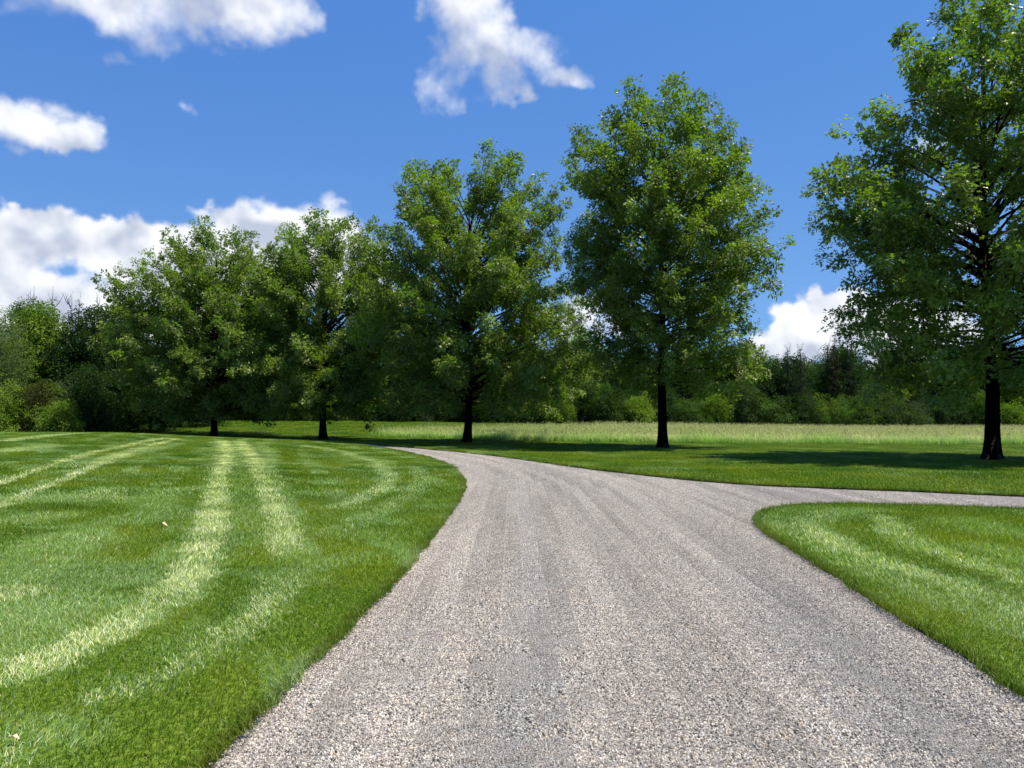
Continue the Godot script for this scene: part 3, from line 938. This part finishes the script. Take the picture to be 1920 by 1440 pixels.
func make_wood() -> void:
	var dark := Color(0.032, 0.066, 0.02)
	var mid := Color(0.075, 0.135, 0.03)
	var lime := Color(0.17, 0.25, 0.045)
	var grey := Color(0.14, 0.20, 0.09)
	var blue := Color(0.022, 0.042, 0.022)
	var brown := Color(0.05, 0.042, 0.02)
	# left end of the wood, singled out by what one sees there
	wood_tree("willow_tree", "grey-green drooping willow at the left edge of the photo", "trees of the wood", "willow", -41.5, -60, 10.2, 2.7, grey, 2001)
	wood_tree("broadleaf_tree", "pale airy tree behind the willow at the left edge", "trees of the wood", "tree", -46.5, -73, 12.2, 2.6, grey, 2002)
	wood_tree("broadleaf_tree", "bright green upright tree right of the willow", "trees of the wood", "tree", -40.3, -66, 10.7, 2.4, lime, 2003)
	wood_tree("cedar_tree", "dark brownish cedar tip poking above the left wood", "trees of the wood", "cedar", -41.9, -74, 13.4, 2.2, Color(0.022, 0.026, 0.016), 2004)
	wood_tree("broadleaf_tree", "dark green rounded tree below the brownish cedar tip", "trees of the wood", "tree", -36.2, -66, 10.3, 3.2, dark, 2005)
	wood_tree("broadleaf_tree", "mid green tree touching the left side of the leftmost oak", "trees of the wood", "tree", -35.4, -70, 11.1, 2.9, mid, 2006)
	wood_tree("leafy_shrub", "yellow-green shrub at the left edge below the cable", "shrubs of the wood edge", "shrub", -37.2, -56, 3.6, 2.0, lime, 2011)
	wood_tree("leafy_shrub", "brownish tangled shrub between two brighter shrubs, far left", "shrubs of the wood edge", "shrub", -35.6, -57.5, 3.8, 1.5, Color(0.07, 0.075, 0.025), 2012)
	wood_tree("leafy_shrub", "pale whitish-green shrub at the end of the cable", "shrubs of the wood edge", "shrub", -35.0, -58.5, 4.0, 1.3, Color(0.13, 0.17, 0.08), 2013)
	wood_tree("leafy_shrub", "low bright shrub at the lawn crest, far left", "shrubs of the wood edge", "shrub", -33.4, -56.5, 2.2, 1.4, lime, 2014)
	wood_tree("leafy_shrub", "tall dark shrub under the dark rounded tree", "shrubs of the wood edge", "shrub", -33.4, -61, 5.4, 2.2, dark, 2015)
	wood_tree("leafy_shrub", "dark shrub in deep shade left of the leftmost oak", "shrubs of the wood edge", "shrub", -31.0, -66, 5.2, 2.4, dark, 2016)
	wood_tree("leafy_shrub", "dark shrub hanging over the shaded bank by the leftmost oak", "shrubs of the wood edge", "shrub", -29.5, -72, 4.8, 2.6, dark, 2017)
	wood_tree("leafy_shrub", "mid green shrub behind the trunk of the leftmost oak", "shrubs of the wood edge", "shrub", -32.5, -78, 4.8, 2.6, mid, 2018)
	# the wood behind the oaks and the meadow
	rng.seed = 77
	var plan := []
	var tones := [dark, mid, dark, lime, dark]
	var words := ["dark green", "mid green", "dark green", "light green", "dark green"]
	for k in 17:
		var px := -0.46 + 1.1 * k / 16.0
		var z := -88.0 + rr(-2.5, 2.5)
		plan.append([px * -z, z, rr(7.0, 10.4), rr(2.3, 3.7), rng.randi() % 5])
	for k in plan.size():
		var p: Array = plan[k]
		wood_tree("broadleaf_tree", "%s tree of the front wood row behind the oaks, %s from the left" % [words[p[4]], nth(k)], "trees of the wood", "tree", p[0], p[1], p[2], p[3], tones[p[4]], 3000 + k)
	rng.seed = 78
	for k in 14:
		var fx := -0.44 + 1.12 * k / 13.0
		var z2 := -98.0 + rr(-3, 3)
		var q := rng.randi() % 5
		wood_tree("broadleaf_tree", "%s tree of the hindmost wood row, %s from the left" % [words[q], nth(k)], "trees of the wood", "tree", fx * -z2, z2, rr(9.0, 10.6), rr(3.4, 4.4), tones[q], 3100 + k)
	var cedars := [[1478, 86, 9.9, 1.5, blue, "dark cedar just right of the second oak, above the shrubs"], [1502, 84, 9.9, 1.7, blue, "dark cone-shaped cedar in the gap between the two right oaks"], [1553, 87, 10.6, 1.3, blue, "slim cedar left of the tallest cedar in the gap"], [1566, 86, 11.3, 1.4, brown, "tallest brownish cedar in the gap between the right oaks"], [1590, 86, 11.0, 1.5, blue, "dark cedar touching the left side of the nearest oak"], [1120, 90, 9.6, 1.5, blue, "dark cedar seen under the left branches of the second oak"], [1650, 88, 10.4, 1.7, brown, "brownish cedar behind the left half of the nearest oak"]]
	for k in cedars.size():
		var c: Array = cedars[k]
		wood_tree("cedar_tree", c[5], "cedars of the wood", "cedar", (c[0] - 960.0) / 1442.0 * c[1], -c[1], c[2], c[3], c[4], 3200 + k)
	rng.seed = 79
	var shrub_tones := [dark, mid, lime, dark, Color(0.06, 0.10, 0.04)]
	var shrub_words := ["dark green", "mid green", "light green", "dark green", "greyish green"]
	for k in 32:
		var ang := -0.36 + 1.08 * k / 31.0
		var z3 := -82.8 + rr(-2.4, 2.0)
		var q := rng.randi() % 5
		var tall := rr(2.4, 5.4)
		if ang > 0.3 and ang < 0.5: tall = rr(3.0, 6.2)
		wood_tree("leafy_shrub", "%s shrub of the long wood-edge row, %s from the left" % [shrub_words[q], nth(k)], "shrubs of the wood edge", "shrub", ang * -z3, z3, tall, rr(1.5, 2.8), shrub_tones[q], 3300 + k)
	rng.seed = 80
	var far_root := Node3D.new()
	far_root.name = "distant_wood"
	add_child(far_root)
	tag(far_root, "dark mass of the wood's interior behind its front trees", "wood", "", "stuff")
	var deep := PackedFloat32Array()
	for k in 8000:
		var z4 := rr(-116, -90)
		var x4 := rr(-0.78, 0.78) * -z4
		if x4 < -30.0: z4 += minf(22.0, (-30.0 - x4) * 1.2) * 0.8
		var y4 := 8.0 * pow(rng.randf(), 1.2)
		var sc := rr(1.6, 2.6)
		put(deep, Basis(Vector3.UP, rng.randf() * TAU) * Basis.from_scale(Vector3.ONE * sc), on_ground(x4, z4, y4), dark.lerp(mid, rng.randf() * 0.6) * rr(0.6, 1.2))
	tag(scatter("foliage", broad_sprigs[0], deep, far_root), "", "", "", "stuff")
	var bare := [[60, 80, 15.4, "bare dead tree above the bright green tree, leftmost"], [95, 82, 15.8, "bare forked dead tree above the bright green tree, rightmost"], [122, 78, 14.0, "bare dead tree just left of the brownish cedar tip"], [185, 80, 14.2, "bare dead tree right of the brownish cedar tip"], [226, 80, 15.6, "bare dead stem beside the top of the leftmost oak"]]
	for k in bare.size():
		var b: Array = bare[k]
		bare_tree(b[3], (b[0] - 960.0) / 1442.0 * b[1], -b[1], b[2], 3400 + k)

func make_meadow() -> void:
	rng.seed = 411
	var poly := PackedVector2Array([Vector2(-11.0, -61), Vector2(-7.2, -58.4), Vector2(-2.5, -53.5), Vector2(2, -50), Vector2(8.5, -47.2), Vector2(16, -45.6), Vector2(22, -44.4), Vector2(30, -43), Vector2(60, -39), Vector2(66, -79), Vector2(34, -79.5), Vector2(16, -76), Vector2(2, -69), Vector2(-9, -64)])
	var meshes := []
	var bufs := []
	for v in 4:
		var acc := Acc.new()
		for b in 46:
			var q := sqrt(rng.randf()) * 0.34
			var w := rng.randf() * TAU
			var at := Vector3(cos(w) * q, -0.02, sin(w) * q)
			blade(acc, at, rr(0.18, 0.42), 0.02, Vector3(rng.randfn(0, 0.12), 0, rng.randfn(0, 0.12)), Color(0.40, 0.62, 0.16) * rr(0.7, 1.2))
		for b in [16, 34, 24, 40][v]:
			var q := sqrt(rng.randf()) * 0.34
			var w := rng.randf() * TAU
			var at := Vector3(cos(w) * q, -0.02, sin(w) * q)
			var l := Vector3(-0.10 + rng.randfn(0, 0.14), 0, rng.randfn(0, 0.14))
			var h := rr(0.34, 0.78)
			blade(acc, at, h, 0.013, l, Color(1.1, 1.14, 0.95) * rr(0.75, 1.15))
			if rng.randf() < 0.5:
				var tip := at + Vector3(0, h, 0) + l
				blade(acc, tip - Vector3(0, 0.03, 0), rr(0.08, 0.13), 0.024, l * 0.3, Color(0.85, 0.68, 0.60) * rr(0.7, 1.1))
		meshes.append(acc.mesh(hay_mat))
		bufs.append(PackedFloat32Array())
	var z := -80.0
	while z < -37.0:
		var x := -14.0
		while x < -z * 0.74 + 2.0:
			var p := Vector2(x + rr(-0.2, 0.2), z + rr(-0.2, 0.2))
			if Geometry2D.is_point_in_polygon(p, poly):
				var n := patch_a.get_noise_2d(p.x * 0.8, p.y * 0.8)
				var c := Color(0.78, 0.82, 0.50).lerp(Color(0.54, 0.70, 0.30), clampf(0.5 + n * 1.5 + 0.6 * (1.0 - smoothstep(-4.0, 18.0, p.x)), 0, 1)) * rr(0.8, 1.2)
				put(bufs[clampi(int(1.6 + n * 4.0 + rr(-1.2, 1.2) - 1.3 * (1.0 - smoothstep(-4.0, 18.0, p.x))), 0, 3)], Basis(Vector3.UP, rr(-0.6, 0.6)).scaled(Vector3(1, rr(0.7, 1.2), 1)), on_ground(p.x, p.y, LIP), c)
			x += 0.36
		z += 0.36
	var root := Node3D.new()
	root.name = "meadow_grass"
	add_child(root)
	tag(root, "tall straw-coloured seeding grass in the meadow behind the oaks", "grass", "", "stuff")
	for v in 4: tag(scatter("stalks", meshes[v], bufs[v], root), "", "", "", "stuff")

func make_small_things() -> void:
	rng.seed = 512
	var spots := [[Vector2(-4.92, -10.92), 0.13, "curled pale dry leaf lying on the lawn left of the wheel track"], [Vector2(-2.36, -3.72), 0.045, "pale dry leaf in the grass at the bottom left corner"]]
	for s in spots:
		var at: Vector2 = s[0]
		var root := thing("dry_leaf", on_ground(at.x, at.y, LIP + 0.035))
		tag(root, s[2], "leaf", "dry leaves on the lawn")
		var m := StandardMaterial3D.new()
		m.albedo_color = Color(0.55, 0.42, 0.28).linear_to_srgb()
		m.roughness = 0.8
		m.cull_mode = BaseMaterial3D.CULL_DISABLED
		var acc := Acc.new()
		var l: float = s[1]
		var rows := 7
		for k in rows:
			var t := float(k) / (rows - 1)
			var w := l * 0.34 * sin(PI * clampf(t * 0.92 + 0.06, 0, 1)) * (1.0 if k % 2 else 0.72)
			var y := 0.14 * l * sin(t * PI * 1.3)
			for q in [-1, 0, 1]: acc.v.push_back(Vector3((t - 0.5) * l, y + absf(q) * w * 0.7, q * w))
		for k in rows - 1:
			for q in 2:
				var i0 := k * 3 + q
				for j in [0, 1, 3, 1, 4, 3]: acc.i.push_back(i0 + j)
		part("leaf_blade", acc.mesh(m), root)
		var st := Acc.new()
		st.tube([Vector3(-l * 0.5, 0, 0), Vector3(-l * 0.62, 0.01, 0.01), Vector3(-l * 0.72, 0.02, 0.0)], [0.002, 0.0018, 0.0015], 4)
		part("leaf_stalk", st.mesh(m), root)
	# the cable that crosses the left end of the wood
	var cab := Acc.new()
	var pts := []
	var rad := []
	for k in 13:
		var t := k / 12.0
		var x := lerpf(-48.0, -34.6, t)
		pts.append(Vector3(x, 3.55 - 0.25 * t - 0.25 * sin(t * PI), -55.6 - t * 2.6))
		rad.append(0.016)
	cab.tube(pts, rad, 5)
	var cm := StandardMaterial3D.new()
	cm.albedo_color = Color(0.3, 0.3, 0.3).linear_to_srgb()
	cm.roughness = 0.6
	var cable := part("utility_cable", cab.mesh(cm), self)
	tag(cable, "thin grey cable crossing in front of the trees at the left edge", "cable")

func _ready() -> void:
	# camera
	var cam := Camera3D.new()
	cam.name = "camera"
	add_child(cam)
	cam.position = Vector3(0, 1.6, 0)
	cam.rotation_degrees = Vector3(2.5, 0, 0)
	cam.fov = 53.07
	cam.near = 0.1
	cam.far = 2000.0
	cam.current = true
	# sky
	var env := Environment.new()
	env.background_mode = Environment.BG_SKY
	var sky := Sky.new()
	var pano := PanoramaSkyMaterial.new()
	pano.panorama = make_sky()
	sky.sky_material = pano
	env.sky = sky
	env.tonemap_mode = Environment.TONE_MAPPER_LINEAR
	env.tonemap_exposure = 1.65
	env.background_energy_multiplier = 0.9
	env.sdfgi_enabled = true
	env.ssao_enabled = true
	env.ssil_enabled = true
	var we := WorldEnvironment.new()
	we.name = "environment"
	we.environment = env
	add_child(we)
	# sun
	var sun := DirectionalLight3D.new()
	sun.name = "sun"
	add_child(sun)
	sun.look_at_from_position(SUN_TO.normalized() * 100.0, Vector3.ZERO, Vector3(0, 0, -1))
	sun.light_energy = 1.6
	sun.light_color = Color(1.0, 0.96, 0.89)
	sun.light_angular_distance = 0.53
	sun.shadow_enabled = true

	rng.seed = 17
	left_edge = ragged(left_edge)
	far_edge = ragged(far_edge)
	wedge_edge = ragged(wedge_edge)
	patch_a.seed = 31
	patch_a.frequency = 0.35
	patch_a.fractal_octaves = 4
	patch_b.seed = 37
	patch_b.frequency = 0.5
	patch_b.fractal_octaves = 3
	track_noise.seed = 41
	track_noise.frequency = 0.5
	track_noise.fractal_octaves = 3
	make_materials()
	make_marks()
	print("sky and materials ", Time.get_ticks_msec())

	# setting
	var left_poly := PackedVector2Array(left_edge + [Vector2(-64, 9)])
	var far_poly := PackedVector2Array(far_edge + [Vector2(84, 0), Vector2(95, -125), Vector2(-95, -125), Vector2(-90, -62)])
	var wedge_poly := PackedVector2Array(wedge_edge + [Vector2(33, 9)])
	var drive_poly := PackedVector2Array(left_edge + far_edge + wedge_edge)
	var g := Acc.new()
	for cx in 60:
		for cz in 60:
			var k := g.v.size()
			for q in [Vector2(0, 0), Vector2(1, 0), Vector2(1, 1), Vector2(0, 1)]:
				var p := Vector2(cx + q.x - 30, cz + q.y - 38) * 14.0
				g.v.push_back(Vector3(p.x, -0.6, p.y))
				g.n.push_back(Vector3.UP)
			for q in [0, 1, 2, 0, 2, 3]: g.i.push_back(k + q)
	var ground := part("ground", g.mesh(thatch_mat), self)
	tag(ground, "", "", "", "structure")
	var drive := part("drive", sheet(Geometry2D.offset_polygon(drive_poly, 0.12)[0], 1.5, 0.0, fines_mat), self)
	tag(drive, "pale gravel drive forking to the left and right", "drive", "", "structure")
	var lawns := [[left_poly, left_edge, "lawn", "mown lawn left of the drive with pale wheel tracks"], [far_poly, far_edge, "lawn_001", "mown lawn under the oaks beyond the drive"], [wedge_poly, wedge_edge, "lawn_002", "rounded lawn corner in the fork at the right"]]
	for l in lawns:
		var o := part(l[2], sheet(l[0], 1.5, LIP, thatch_mat), self)
		tag(o, l[3], "lawn", "", "structure")
		var s := part("turf_edge", skirt(l[1], LIP, -0.03, soil_mat), o)
		tag(s, "dark cut soil edge of the turf")
	print("ground ", Time.get_ticks_msec())

	# foliage pieces
	rng.seed = 101
	for v in 6: oak_sprigs.append(sprig(76, 0.24, 0.18, 0.15, 0.1, true, leaf_mat))
	for v in 4: broad_sprigs.append(sprig(90, 0.24, 0.13, 0.10, 0.2, false, wood_mat))
	for v in 4: small_sprigs.append(sprig(90, 0.24, 0.13, 0.09, 0.15, false, wood_mat))
	for v in 3: cedar_sprigs.append(sprig(160, 0.15, 0.16, 0.03, -0.6, false, needle_mat))
	for v in 3: willow_sprigs.append(sprig(130, 0.18, 0.17, 0.03, 0.9, false, wood_mat))
	make_oaks()
	print("oaks ", Time.get_ticks_msec())
	make_wood()
	print("wood ", Time.get_ticks_msec())
	make_meadow()
	rng.seed = 201
	var meadow := PackedVector2Array([Vector2(-10, -61.5), Vector2(-2.5, -55), Vector2(8.5, -48.5), Vector2(30, -44.5), Vector2(60, -41), Vector2(66, -78), Vector2(34, -78), Vector2(16, -75), Vector2(2, -68), Vector2(-8, -63)])
	plant_grass(left_poly, "lawn_grass", "short mown grass blades left of the drive, streaked with pale tracks", PackedVector2Array())
	plant_grass(far_poly, "lawn_grass", "short mown grass blades under the row of oaks", meadow)
	plant_grass(wedge_poly, "lawn_grass", "short mown grass blades on the lawn corner in the fork", PackedVector2Array())
	hang_edge(left_edge, "edge_grass", "longer grass fringe along the left edge of the drive", 1.0)
	hang_edge(far_edge, "edge_grass", "longer grass fringe along the far edge of the drive", 1.0)
	hang_edge(wedge_edge, "edge_grass", "longer grass fringe round the lawn corner in the fork", 1.0)
	print("grass ", Time.get_ticks_msec())
	lay_gravel(drive_poly)
	make_small_things()
	print("done ", Time.get_ticks_msec())
